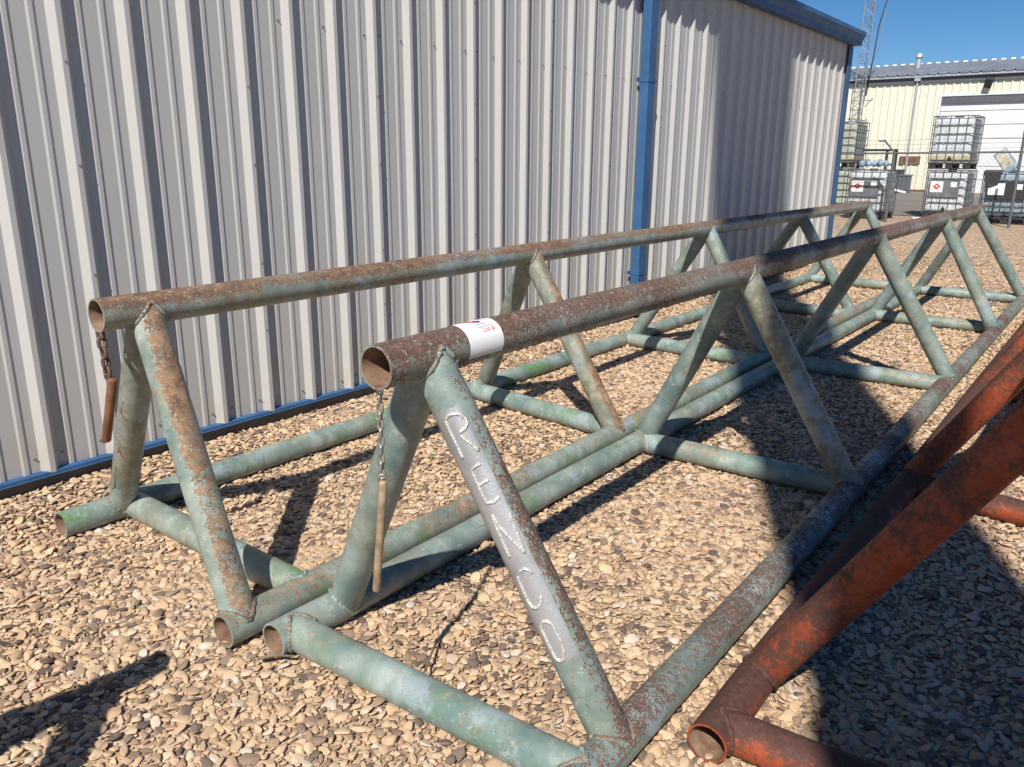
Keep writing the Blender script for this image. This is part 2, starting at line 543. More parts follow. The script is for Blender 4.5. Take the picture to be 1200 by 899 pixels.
def build_gravel():
    NV = 22
    T = 1.2
    tile = gravel_tile(T, random.Random(3))
    P = []
    ix0, ix1 = -4, 2
    for i in range(ix0, ix1):
        for j in range(-1, 14):
            t = tile.copy()
            q = rng.integers(0, 4)
            x, y = t[:, 0] - T / 2, t[:, 1] - T / 2
            for _ in range(q): x, y = -y, x
            if rng.random() < 0.5: x = -x
            far = 1.0
            P.append(np.stack([x + (i + 0.5) * T, y + (j + 0.5) * T, t[:, 2] * far], 1))
    P = np.concatenate(P)
    x, y, r = P.T
    keep = (x > -3.86) & (x < 1.6) & (y > -0.5) & (y < 15.5)
    keep &= (r > 0.0073) | (y < 7.5)
    # packed dirt shows through farther off
    keep &= (y < 9.5) | (rng.random(len(x)) > np.clip((y - 9.5) / 6.0, 0, 0.95))
    # nothing under the far right, outside the view
    keep &= (x < 0.9 - 0.0 * y) | (y < 6)
    P = P[keep]
    N = len(P)
    x, y, r = P.T
    gz = np.array([ground_z(v) for v in y])
    z = gz - 0.004 + rng.uniform(-0.003, 0.006, N) + np.where(r < 0.009, -0.002, 0.0)
    z += 0.006 * np.sin(x * 2.3 + 1.1) * np.cos(y * 1.9) + 0.058 * np.exp(-((x + 3.86) / 0.30) ** 2) * (y < 13)
    tilt = rng.normal(0, 0.24, (N, 2))
    rot = np.stack([tilt[:, 0], tilt[:, 1], rng.uniform(0, 6.283, N)], 1)
    s = r * rng.uniform(1.05, 1.35, N)
    sc = np.stack([s * rng.uniform(0.9, 1.25, N), s * rng.uniform(0.82, 1.15, N), s * rng.uniform(0.9, 1.25, N)], 1)
    # some small chips stand on edge
    chip = (r < 0.011) & (rng.random(N) < 0.12)
    rot[chip, 0] = rng.uniform(0.5, 1.4, chip.sum())
    tone = rng.random(N)
    pid = rng.integers(0, NV, N)
    V = []; F = []; gid = []
    for k in range(NV):
        v, f = pebble(100 + k)
        b = len(V)
        V += v; F += [tuple(b + i for i in q) for q in f]
        gid += [k] * len(v)
    nb = len(V)
    co = np.concatenate([np.array(V), np.stack([x, y, z], 1)])
    me = bpy.data.meshes.new("gravel")
    me.from_pydata(co.tolist(), [], F)
    me.polygons.foreach_set("use_smooth", [True] * len(F))

    def addattr(nm, typ, data, key):
        a = me.attributes.new(nm, typ, 'POINT')
        a.data.foreach_set(key, np.ascontiguousarray(data).ravel())
    addattr("is_pt", 'INT', np.r_[np.zeros(nb, int), np.ones(N, int)].astype(np.int32), "value")
    addattr("gid", 'INT', np.r_[np.array(gid), np.full(N, -1)].astype(np.int32), "value")
    addattr("pid", 'INT', np.r_[np.zeros(nb, int), pid].astype(np.int32), "value")
    addattr("rotv", 'FLOAT_VECTOR', np.concatenate([np.zeros((nb, 3)), rot]).astype(np.float32), "vector")
    addattr("sclv", 'FLOAT_VECTOR', np.concatenate([np.ones((nb, 3)), sc]).astype(np.float32), "vector")
    addattr("tone", 'FLOAT', np.r_[np.zeros(nb), tone].astype(np.float32), "value")
    o = link("gravel", me, MAT['stone'])
    o["kind"] = "stuff"; o["label"] = "loose tan and brown flat river gravel covering the yard"; o["category"] = "gravel"
    ng = bpy.data.node_groups.new("lay_gravel", 'GeometryNodeTree')
    ng.interface.new_socket("Geometry", in_out='INPUT', socket_type='NodeSocketGeometry')
    ng.interface.new_socket("Geometry", in_out='OUTPUT', socket_type='NodeSocketGeometry')
    N_ = ng.nodes
    gi = N_.new("NodeGroupInput"); go = N_.new("NodeGroupOutput")

    def named(nm, typ):
        nd = N_.new("GeometryNodeInputNamedAttribute"); nd.data_type = typ
        nd.inputs[0].default_value = nm
        return nd.outputs[0]
    cmpn = N_.new("FunctionNodeCompare"); cmpn.data_type = 'INT'; cmpn.operation = 'EQUAL'
    ng.links.new(named("is_pt", 'INT'), [s for s in cmpn.inputs if s.type == 'INT'][0])
    [s for s in cmpn.inputs if s.type == 'INT'][1].default_value = 1
    sepn = N_.new("GeometryNodeSeparateGeometry"); sepn.domain = 'POINT'
    ng.links.new(gi.outputs[0], sepn.inputs[0]); ng.links.new(cmpn.outputs[0], sepn.inputs[1])
    sti = N_.new("GeometryNodeSplitToInstances"); sti.domain = 'POINT'
    ng.links.new(sepn.outputs[1], sti.inputs[0])
    ng.links.new(named("gid", 'INT'), sti.inputs["Group ID"])
    iop = N_.new("GeometryNodeInstanceOnPoints")
    ng.links.new(sepn.outputs[0], iop.inputs["Points"])
    ng.links.new(sti.outputs[0], iop.inputs["Instance"])
    iop.inputs["Pick Instance"].default_value = True
    ng.links.new(named("pid", 'INT'), iop.inputs["Instance Index"])
    e2r = N_.new("FunctionNodeEulerToRotation")
    ng.links.new(named("rotv", 'FLOAT_VECTOR'), e2r.inputs[0])
    ng.links.new(e2r.outputs[0], iop.inputs["Rotation"])
    ng.links.new(named("sclv", 'FLOAT_VECTOR'), iop.inputs["Scale"])
    ng.links.new(iop.outputs[0], go.inputs[0])
    md = o.modifiers.new("lay_gravel", 'NODES'); md.node_group = ng
    print("gravel stones", N)


build_gravel()

# ------------------------------------------------------------------ grey steel building along the left
XW = -3.87
RIB0 = 1.681 - 0.3048 * 18
P_ = 0.3048


def panel_profile():
    one = [(0, 0), (0.030, 0.034), (0.054, 0.034), (0.084, 0.0),
           (0.122, 0.0), (0.132, 0.0055), (0.150, 0.0055), (0.160, 0.0),
           (0.226, 0.0), (0.236, 0.0055), (0.254, 0.0055), (0.264, 0.0)]
    pts = []
    for k in range(3):
        pts += [(y + k * P_, h) for (y, h) in one]
    pts.append((0.9144 + 0.004, 0.0))
    return pts


def ribbed_panel_mesh(name, z0, z1, axis, sign=1, prof=None, rows=1):
    prof = prof or panel_profile()
    mb = MB()
    vs = []
    for j in range(rows + 1):
        z = z0 + (z1 - z0) * j / rows
        for (y, h) in prof:
            vs.append((sign * h, y, z) if axis == 'y' else (y, sign * h, z))
    m = len(prof)
    fs = [(j * m + i, j * m + i + 1, (j + 1) * m + i + 1, (j + 1) * m + i) for j in range(rows) for i in range(m - 1)]
    mb.add(vs, fs)
    me = bpy.data.meshes.new(name)
    me.from_pydata(mb.v, [], mb.f)
    return me


bld = empty("metal_building", "grey ribbed steel building with blue trim running along the left", "building", (XW, 4.0, 0))
pm = ribbed_panel_mesh("wall_panel", 0.130, 3.25, 'y')
y = RIB0
Y_END = 13.0
k = 0
while y < Y_END - 0.92:
    o = bpy.data.objects.new("wall_panel", pm); COL.objects.link(o)
    if not pm.materials: pm.materials.append(MAT['wall'])
    o.parent = bld; o.matrix_parent_inverse = Matrix.Translation((-XW, -4.0, 0))
    o.location = (XW + (0.0012 if k % 2 else 0.0), y, 0)
    y += 0.9144; k += 1
lp = [q for q in panel_profile() if q[0] <= Y_END + 0.03 - y]
o = link("wall_panel", ribbed_panel_mesh("wall_panel_end", 0.128, 3.25, 'y', 1, lp + [(Y_END + 0.03 - y, 0.0)]), MAT['wall'])
o.parent = bld; o.matrix_parent_inverse = Matrix.Translation((-XW, -4.0, 0)); o.location = (XW, y, 0)
mb = MB()
mb.box(XW - 0.10, XW - 0.012, -4, Y_END - 0.02, -0.1, 3.2)
mb.build("wall_core", MAT['concrete'], bld)
# base trim: a bent blue drip flashing
mb = MB()
prof = [(-0.005, 0.139), (0.032, 0.137), (0.035, 0.134), (0.035, 0.120), (0.038, 0.116), (0.036, 0.114), (0.030, 0.116), (-0.005, 0.118)]
n = len(prof)
ysg = [-4.0, 0.0, 2.0, 4.0, 6.74, 6.92, 9, 11, Y_END - 0.14]
for a in range(len(ysg) - 1):
    y0, y1 = ysg[a], ysg[a + 1]
    vs = [(XW + p[0], yy, p[1]) for yy in (y0, y1) for p in prof]
    mb.add(vs, [(i, i + 1, n + i + 1, n + i) for i in range(n - 1)])
mb.build("base_trim", MAT['blue'], bld)
mb = MB(); mb.box(XW - 0.011, XW + 0.006, -4, Y_END - 0.03, -0.1, 0.109)
mb.build("footing", MAT['concrete'], bld)
# corner trim
mb = MB()
mb.box(XW + 0.034, XW + 0.046, Y_END - 0.135, Y_END + 0.046, 0.10, 3.21, bev=0.003)
mb.box(XW - 0.16, XW + 0.034, Y_END + 0.034, Y_END + 0.046, 0.10, 3.21)
mb.build("corner_trim", MAT['blue'], bld)
# end wall beyond the corner
mb = MB(); mb.box(XW - 12, XW - 0.1, Y_END - 0.03, Y_END + 0.03, 0, 3.4)
mb.build("end_wall", MAT['wall'], bld)
# eave gutter with a moulded front
mb = MB()
gp = [(0.0, 3.215), (0.105, 3.215), (0.118, 3.225), (0.118, 3.27), (0.150, 3.33), (0.165, 3.345), (0.165, 3.395), (0.155, 3.40), (0.15, 3.392), (0.0, 3.392)]
n = len(gp)
for (y0, y1) in ((-4, -1.0), (-1.0, 5.0), (5.003, 11.0), (11.003, Y_END + 0.06)):
    vs = [(XW + 0.036 + p[0], yy, p[1]) for yy in (y0, y1) for p in gp]
    mb.add(vs, [(i, (i + 1) % n, n + (i + 1) % n, n + i) for i in range(n)])
    mb.add(vs[:n], [tuple(range(n))[::-1]]); mb.add(vs[n:], [tuple(range(n))])
mb.build("gutter", MAT['blue'], bld)
mb = MB()
mb.add([(XW + 0.06, -4, 3.405), (XW + 0.06, Y_END + 0.05, 3.405), (XW - 12, Y_END + 0.05, 4.4), (XW - 12, -4, 4.4),
        (XW + 0.06, -4, 3.37), (XW + 0.06, Y_END + 0.05, 3.37), (XW - 12, Y_END + 0.05, 4.36), (XW - 12, -4, 4.36)],
       [(0, 1, 2, 3), (7, 6, 5, 4), (0, 4, 5, 1), (1, 5, 6, 2), (2, 6, 7, 3), (3, 7, 4, 0)])
mb.build("roof", MAT['roof'], bld)
# square downspout with straps
mb = MB()
mb.box(XW + 0.036, XW + 0.125, 6.765, 6.895, 0.20, 3.22, bev=0.008)
ds = mb.build("downspout", MAT['blue'], bld)
for z in (0.5, 2.25):
    mb = MB()
    mb.box(XW + 0.030, XW + 0.129, 6.761, 6.899, z, z + 0.045, bev=0.002)
    mb.box(XW + 0.030, XW + 0.034, 6.72, 6.94, z + 0.005, z + 0.04)
    mb.build("downspout_strap", MAT['blue'], bld)
# hex head screws, a few pixels each
mb = MB()
yy = RIB0; r_i = 0
while yy < Y_END - 0.2:
    for (z, every) in ((0.205, 1), (2.28, 1), (3.02, 1)):
        for dy in (-0.022, 0.105):
            if z > 0.5 and (yy < 2.7 or (dy > 0 and r_i % 3)): continue
            if abs(yy + dy - 6.83) < 0.1: continue
            zz = z + random.uniform(-0.012, 0.012)
            mb.bar((XW, yy + dy, zz), (XW + 0.004, yy + dy, zz), 0.007, 8, smooth=False)
            mb.bar((XW + 0.004, yy + dy, zz), (XW + 0.011, yy + dy, zz), 0.0042, 6, smooth=False)
    if r_i % 3 == 0:
        for z in (0.62, 1.02, 1.55, 1.95, 2.6):
            zz = z + random.uniform(-0.03, 0.03)
            mb.bar((XW + 0.031, yy + 0.042, zz), (XW + 0.040, yy + 0.042, zz), 0.0052, 6, smooth=False)
    yy += P_; r_i += 1
so = mb.build("screw", MAT['screw'], bld); so["kind"] = "stuff"

# ------------------------------------------------------------------ pipes
PR = 0.0572
NS = 44


def frame(d):
    d = d.normalized()
    e1 = d.cross(Vector((0, 1, 0)))
    if e1.length < 0.2: e1 = d.cross(Vector((1, 0, 0)))
    e1.normalize()
    return e1, d.cross(e1)


def set_pipe(o, rust_up=0.0, rust_all=0.0, green=0.0, olive=0.0, tan=0.0, strip=0.0):
    o["strip"] = strip
    o["rust_up"] = rust_up; o["rust_all"] = rust_all; o["green"] = green; o["olive"] = olive; o["tan"] = tan
    o["seed"] = random.uniform(0, 40)
    return o


def open_pipe(name, pts, parent, mat, r=PR, wall=0.0065, **kw):
    """A long pipe with open ends: outer skin, annular end faces and bore."""
    pts = [Vector(p) for p in pts]
    mb = MB()
    m = len(pts)
    rings_o = []; rings_i = []
    for i, p in enumerate(pts):
        a = pts[max(0, i - 1)]; b = pts[min(m - 1, i + 1)]
        e1, e2 = frame(b - a)
        ring = lambda rr: [p + (e1 * math.cos(2 * math.pi * j / NS) + e2 * math.sin(2 * math.pi * j / NS)) * rr for j in range(NS)]
        rings_o.append(ring(r)); rings_i.append(ring(r - wall))
    vo = [q for R in rings_o for q in R]; vi = [q for R in rings_i for q in R]
    fs = [(i * NS + j, (i + 1) * NS + j, (i + 1) * NS + (j + 1) % NS, i * NS + (j + 1) % NS) for i in range(m - 1) for j in range(NS)]
    mb.add(vo, fs, 0, True)
    mb.add(vi, [f[::-1] for f in fs], 1, True)
    for end in (0, m - 1):
        vs = rings_o[end] + rings_i[end]
        f = [(j, (j + 1) % NS, NS + (j + 1) % NS, NS + j) for j in range(NS)]
        mb.add(vs, f if end == 0 else [q[::-1] for q in f], 0, False)
    o = mb.build(name, [mat, MAT['inside']], parent)
    return set_pipe(o, **kw)


def cope(p, d, Q, D, r):
    """First hit of the line p + t d on the cylinder (Q, D, r)."""
    D = D.normalized()
    w = p - Q
    a_ = d - D * d.dot(D); b_ = w - D * w.dot(D)
    A = a_.dot(a_); B = 2 * a_.dot(b_); C = b_.dot(b_) - r * r
    disc = B * B - 4 * A * C
    if disc < 0: disc = 0
    return (-B - math.sqrt(disc)) / (2 * A)


def brace(name, A, B, parent, mat, cutA=None, cutB=None, r=PR, weld=(), rows=1, silver=None, **kw):
    """A pipe cut to saddle onto the pipes it meets (cut = axis point, axis direction, radius)."""
    A = Vector(A); B = Vector(B)
    d = (B - A); L = d.length; d.normalize()
    e1, e2 = frame(d)
    lo = []; hi = []; offs = []
    for j in range(NS):
        t = 2 * math.pi * j / NS
        off = (e1 * math.cos(t) + e2 * math.sin(t)) * r
        offs.append(off)
        pm_ = (A + B) / 2 + off
        lo.append(pm_ - d * cope(pm_, -d, cutA[0], cutA[1], cutA[2] * 0.985) if cutA else A + off)
        hi.append(pm_ + d * cope(pm_, d, cutB[0], cutB[1], cutB[2] * 0.985) if cutB else B + off)
    mb = MB()
    vs = []
    sv = []
    for i in range(rows + 1):
        f = i / rows
        for j in range(NS):
            p = lo[j].lerp(hi[j], f); vs.append(p)
            if silver:
                v = (p - A).dot(d); th = math.degrees(2 * math.pi * j / NS) % 360
                v0, v1, t0, t1 = silver
                sv.append(max(0, min(1, 0.5 + min((v - v0) / 0.03, (v1 - v) / 0.03, (th - t0) / 14, (t1 - th) / 14) * 0.5)))
    mb.add(vs, [(i * NS + j, i * NS + (j + 1) % NS, (i + 1) * NS + (j + 1) % NS, (i + 1) * NS + j) for i in range(rows) for j in range(NS)], 0, True)
    o = mb.build(name, mat, parent)
    if silver:
        at = o.data.attributes.new("silver", 'FLOAT', 'POINT')
        at.data.foreach_set("value", sv)
    set_pipe(o, **kw)
    for w in weld:
        ring = lo if w == 'A' else hi
        sgn = 1 if w == 'A' else -1
        wb = MB()
        pts = [ring[j] + offs[j].normalized() * 0.001 + d * sgn * 0.002 for j in range(NS)]
        P2 = []
        for j in range(NS):
            a, b = pts[j], pts[(j + 1) % NS]
            P2 += [a, a.lerp(b, 0.5)]
        wb.tube(P2, [0.0074 * random.uniform(0.65, 1.35) for _ in P2], 7, 0, True)
        s = wb.build("weld_seam", mat, parent)
        kw2 = dict(kw); kw2['rust_all'] = kw.get('rust_all', 0) + 0.13; kw2['tan'] = 0.5
        set_pipe(s, **kw2)
    return o


def pipe_rack(name, label, cat, mat, left, right, top, frames, cross, far_detail=True, group=None, styles=None, leg0=None, loc=None, legs_right=True):
    """left/right/top: functions y->(x, z); each with its (y0, y1). frames: (y_left_base, y_right_base, y_top)."""
    lf, ly0, ly1 = left; rf, ry0, ry1 = right; tf, ty0, ty1 = top
    st = styles or {}
    root = empty(name, label, cat, loc or (tf(ty0)[0], ty0, 0), group)

    def rail(nm, fn, y0, y1, st_, wob):
        ysr = [y0] + [f[1] for f in frames if y0 + 0.15 < f[1] < y1 - 0.15] + [y1]
        pts = []
        for i, yv in enumerate(ysr):
            x, z = fn(yv)
            ends = i in (0, len(ysr) - 1)
            pts.append((x + (0 if ends else random.uniform(-wob, wob)), yv, z + (0 if ends else random.uniform(-wob, wob) * 0.4)))
        return open_pipe(nm, pts, root, mat, **st_)
    rail("top_rail", tf, ty0, ty1, st.get('top', {}), 0.0004)
    rail("bottom_rail", lf, ly0, ly1, st.get('left', {}), 0.004)
    rail("bottom_rail", rf, ry0, ry1, st.get('right', {}), 0.004)
    Yd = Vector((0, 1, 0))
    for i, (yl, yr, yt) in enumerate(frames):
        T = Vector((tf(yt)[0], yt, tf(yt)[1]))
        for side, (fn, yb) in enumerate(((lf, yl), (rf, yr))):
            B = Vector((fn(yb)[0], yb, fn(yb)[1]))
            s_ = dict(st.get('leg%d%s' % (i, 'LR'[side]), st.get('leg', {})))
            brace("leg", B, T, root, mat, (B, Yd, PR), (T, Yd, PR), weld=('A', 'B') if i < 2 else (), **s_)
    for i, (cl, cr) in enumerate(cross):
        A = Vector((lf(cl)[0], cl, lf(cl)[1])); B = Vector((rf(cr)[0], cr, rf(cr)[1]))
        brace("cross_member", A, B, root, mat, (A, Yd, PR), (B, Yd, PR), weld=('A', 'B') if i < 2 else (), **st.get('cross', {}))
    return root


GRP = "steel pipe racks standing in the gravel yard"
lin = lambda x0, s, z, y0=1.3: (lambda y: (x0 + s * (y - y0), z))
# right green rack (nearer the camera)
rackR = pipe_rack("pipe_rack", "green pipe rack nearer the camera with a white sticker and welded letters", "pipe rack", MAT['pipe'],
                  (lin(-1.985, -0.0085, 0.058), 1.30, 10.95), (lin(-0.868, -0.0090, 0.058), 1.36, 10.98), (lin(-1.418, -0.009, 1.069), 1.275, 10.56),
                  [(1.60, 1.58, 1.46), (3.78, 3.78, 3.61), (6.27, 6.28, 5.99), (8.70, 8.52, 8.44), (10.85, 10.85, 10.32)],
                  [(1.375, 1.43), (3.735, 3.79), (6.09, 6.15), (8.64, 8.665), (10.80, 10.84)], group=GRP,
                  styles={'top': dict(rust_up=0.20, rust_all=0.19, olive=0.45, tan=0.18), 'left': dict(rust_up=0.02, rust_all=0.0, green=0.9, olive=0.1, tan=0.8),
                          'right': dict(rust_up=0.25, rust_all=0.05, green=0.0, olive=0.0, tan=0.05), 'leg': dict(rust_up=0.06, rust_all=-0.03, olive=0.0),
                          'leg0R': dict(rust_up=0.0, rust_all=-0.02, strip=0.24, olive=0.05, rows=48, silver=(0.285, 1.005, 62, 152)),
                          'leg0L': dict(rust_up=-0.05, rust_all=-0.12, olive=0.0),
                          'leg1R': dict(rust_up=0.0, rust_all=-0.10, olive=0.9),
                          'cross': dict(rust_up=0.14, rust_all=-0.06, green=0.2, tan=0.9)})
# left green rack (by the wall)
rackL = pipe_rack("pipe_rack", "green pipe rack beside the steel wall with a short rusty chain at its end", "pipe rack", MAT['pipe'],
                  (lin(-3.385, -0.007, 0.058), 1.245, 11.05), (lin(-2.155, -0.009, 0.058), 1.225, 11.05), (lin(-2.72, -0.008, 1.046), 1.21, 10.90),
                  [(1.51, 1.295, 1.38), (4.05, 3.76, 3.67), (6.15, 6.12, 6.07), (8.55, 8.55, 8.33), (10.96, 10.96, 10.78)],
                  [(1.55, 1.56), (3.92, 3.80), (6.0, 5.95), (8.5, 8.5), (10.94, 10.90)], group=GRP,
                  styles={'top': dict(rust_up=0.30, rust_all=0.07, olive=0.35, tan=0.5), 'left': dict(rust_up=0.06, rust_all=-0.08, green=1.0, olive=0.1, tan=0.9),
                          'right': dict(rust_up=0.10, rust_all=0.05, green=0.6, olive=0.2, tan=0.9), 'leg': dict(rust_up=0.12, rust_all=-0.04, olive=0.25, tan=0.9),
                          'leg0R': dict(rust_up=0.0, rust_all=0.02, strip=0.34, olive=0.2, tan=0.85), 'leg1R': dict(rust_up=0.0, rust_all=0.0, strip=0.34, olive=0.6, tan=1.0),
                          'leg0L': dict(rust_up=0.03, rust_all=0.0, olive=0.35, tan=0.6),
                          'cross': dict(rust_up=0.0, rust_all=-0.06, green=0.7, tan=0.9)})
# orange rack at the right
rackO = pipe_rack("pipe_rack", "rusty orange pipe rack at the right edge of the yard", "pipe rack", MAT['orange'],
                  (lin(-0.680, -0.004, 0.058), 1.735, 10.4), (lin(0.45, -0.004, 0.058), 1.735, 10.4), (lin(-0.075, -0.004, 1.065), 1.93, 10.4),
                  [(2.12, 2.12, 2.02), (4.10, 4.10, 3.98), (6.2, 6.2, 6.15), (8.2, 8.2, 8.15), (10.2, 10.2, 10.15)],
                  [(1.82, 1.90), (4.03, 3.92), (6.2, 6.2), (8.2, 8.2), (10.2, 10.2)], group=GRP,
                  styles={'top': dict(rust_all=0.05), 'left': dict(rust_all=0.06), 'right': dict(rust_all=0.05), 'leg': dict(rust_all=0.045), 'cross': dict(rust_all=0.06)})
# a further rack behind the photographer: its end casts the shadow at the lower left
rackB = pipe_rack("pipe_rack", "green pipe rack standing behind the viewpoint, out of the photograph", "pipe rack", MAT['pipe'],
                  (lin(-2.40, 0.0, 0.058), -4.6, 0.05), (lin(-1.28, 0.0, 0.058), -4.6, 0.05), (lin(-1.84, 0.0, 1.065), -4.6, 0.06),
                  [(-0.12, -0.12, -0.10), (-2.4, -2.4, -2.4), (-4.4, -4.4, -4.4)], [(-0.1, -0.1), (-2.3, -2.3), (-4.4, -4.4)], group=GRP,
                  styles={'top': dict(rust_up=0.15, rust_all=0.03)})

# welded letters on the near leg
legA = Vector((-0.868 - 0.009 * (1.58 - 1.3), 1.58, 0.058)); legB = Vector((-1.418 - 0.009 * 0.16, 1.46, 1.069))


def on_leg(A, B, v, th, lift=0.001):
    d = (B - A).normalized(); e1, e2 = frame(d)
    t = math.radians(th)
    return A + d * v + (e1 * math.cos(t) + e2 * math.sin(t)) * (PR + lift)


def bead(mb, A, B, stroke, rad):
    pts = []
    for i in range(len(stroke) - 1):
        (v0, t0), (v1, t1) = stroke[i], stroke[i + 1]
        ln = math.hypot(v1 - v0, math.radians(t1 - t0) * PR)
        n = max(1, int(ln / 0.0028))
        for q in range(n):
            f = q / n
            pts.append(on_leg(A, B, v0 + (v1 - v0) * f + random.gauss(0, 0.0003), t0 + (t1 - t0) * f + random.gauss(0, 0.3)))
    pts.append(on_leg(A, B, *stroke[-1]))
    mb.tube(pts, [rad * (1 + 0.12 * math.sin(i * 1.9) + random.uniform(-0.08, 0.08)) for i in range(len(pts))], 7)


LET = {
    'R': [[(0.98, 100), (0.948, 98.5), (0.915, 98.5), (0.874, 98)], [(0.983, 103), (0.990, 114), (0.988, 127), (0.98, 142), (0.965, 150), (0.951, 150), (0.941, 139), (0.938, 121)],
          [(0.928, 120), (0.904, 133), (0.879, 147)], [(0.889, 138), (0.874, 144)]],
    'E': [[(0.843, 133.6), (0.842, 120), (0.838, 107), (0.804, 104.5), (0.769, 103.3), (0.743, 105), (0.738, 123), (0.745, 141)], [(0.793, 105), (0.795, 120), (0.797, 134.5)]],
    'N': [[(0.591, 96), (0.62, 96.6), (0.661, 98), (0.709, 103)], [(0.707, 103), (0.672, 109), (0.627, 123.5), (0.586, 138)], [(0.588, 138), (0.618, 141), (0.66, 144), (0.695, 146)]],
    'C': [[(0.53, 131.6), (0.541, 128), (0.549, 117), (0.546, 103)], [(0.535, 91), (0.501, 88), (0.463, 86), (0.444, 91), (0.440, 104), (0.45, 121), (0.467, 127)]],
    'O': [[(0.393, 91), (0.401, 101), (0.399, 113), (0.385, 122), (0.34, 124), (0.308, 119), (0.290, 109), (0.286, 97), (0.296, 86), (0.342, 85), (0.384, 86), (0.393, 91)]],
}
for ch, strokes in LET.items():
    mb = MB()
    for s_ in strokes: bead(mb, legA, legB, s_, 0.0042)
    o = mb.build("weld_letter", MAT['bead'], rackR)
    o["label"] = "letter %s laid in bright weld bead on the silver painted leg" % ch
LA = Vector((-3.385 - 0.007 * 0.265, 1.51, 0.058)); LB = Vector((-2.72 - 0.008 * 0.08, 1.38, 1.046))
for strokes in ([[(0.745, 100), (0.735, 108)]], [(0.70, 98), (0.675, 104), (0.655, 118), (0.65, 128)], [[(0.47, 103), (0.44, 116), (0.415, 130)], [(0.46, 108), (0.43, 106)]], [[(0.335, 95), (0.31, 110)], [(0.29, 100), (0.24, 106), (0.20, 108), (0.175, 100), (0.17, 92)]]):
    mb = MB()
    for s_ in (strokes if isinstance(strokes[0], list) else [strokes]): bead(mb, LA, LB, s_, 0.0028)
    mb.build("weld_mark", MAT['beadrust'], rackL)

# white lot sticker wrapped over the near top rail
axis_x = lambda yv: -1.418 - 0.009 * (yv - 1.3)


def on_top(yv, a, lift):
    """a = degrees round the rail, 0 straight up, positive towards the camera side (+x)."""
    t = math.radians(a); r = PR + lift
    return Vector((axis_x(yv) + r * math.sin(t), yv, 1.069 + r * math.cos(t)))


def wrap_patch(mb, y0, y1, a0, a1, lift, ny=2, na=18, mi=0, skew=0.0):
    vs = []
    for i in range(ny + 1):
        for j in range(na + 1):
            f = j / na
            vs.append(on_top(y0 + (y1 - y0) * i / ny + skew * f, a0 + (a1 - a0) * f, lift))
    m = na + 1
    mb.add(vs, [(i * m + j, (i + 1) * m + j, (i + 1) * m + j + 1, i * m + j + 1) for i in range(ny) for j in range(na)], mi, True)


S0, S1 = 1.565, 1.71
mb = MB()
wrap_patch(mb, S0, S1, -52, 118, 0.0012)
st = mb.build("sticker", MAT['white'], rackR)
mb = MB()
# emblem: a red swoosh wedge with a dark tail
vs = [on_top(yv, a, 0.0018) for (yv, a) in ((1.592, -18), (1.618, -12), (1.638, -20), (1.646, 2), (1.634, 14), (1.625, 6), (1.610, -4))]
mb.add(vs, [tuple(range(7))], 0)
mb.build("sticker_emblem", MAT['red'], st)
mb = MB()
vs = [on_top(yv, a, 0.0021) for (yv, a) in ((1.641, -2), (1.660, 8), (1.654, 17), (1.638, 12))]
mb.add(vs, [(0, 1, 2, 3)], 0)
mb.build("sticker_emblem_tail", MAT['purple'], st)


def wrap_text(txt, y0, a0, size, mat, nm, parent):
    cu = bpy.data.curves.new("txt", 'FONT'); cu.body = txt; cu.size = size; cu.resolution_u = 3
    tmp = bpy.data.objects.new("txt", cu); COL.objects.link(tmp)
    dg = bpy.context.evaluated_depsgraph_get()
    me = bpy.data.meshes.new_from_object(tmp.evaluated_get(dg))
    bpy.data.objects.remove(tmp)
    bm = bmesh.new(); bm.from_mesh(me)
    bmesh.ops.triangulate(bm, faces=bm.faces[:])
    bmesh.ops.subdivide_edges(bm, edges=bm.edges[:], cuts=1)
    for v in bm.verts:
        v.co = on_top(y0 + v.co.x, a0 - math.degrees(v.co.y / PR), 0.0019)
    bm.to_mesh(me); bm.free(); me.name = nm
    return link(nm, me, mat, parent)


wrap_text("TCA", 1.660, 3, 0.024, MAT['greyprint'], "sticker_heading", st)
mb = MB()
yv = 1.625
while yv < 1.685:
    w = random.uniform(0.004, 0.009)
    wrap_patch(mb, yv, yv + w, 33, 36, 0.0018, 1, 2)
    yv += w + 0.002
wrap_patch(mb, 1.630, 1.670, 22, 24.5, 0.0018, 1, 2)
mb.build("sticker_small_print", MAT['greyprint'], st)
wrap_text("Lot #", 1.638, 52, 0.022, MAT['red'], "sticker_lot_text", st)


# chains with drop pins
def link_mesh(name, L, W, r):
    mb = MB()
    pts = []
    h = L / 2 - W / 2
    for i in range(24):
        t = 2 * math.pi * i / 24
        pts.append(((W / 2 - r) * math.sin(t), 0, (W / 2 - r) * math.cos(t) + (h if math.cos(t) > 0 else -h)))
    mb.tube(pts, r, 7, 0, True)
    me = bpy.data.meshes.new(name); me.from_pydata(mb.v, [], mb.f)
    me.polygons.foreach_set("use_smooth", [True] * len(mb.f))
    return me


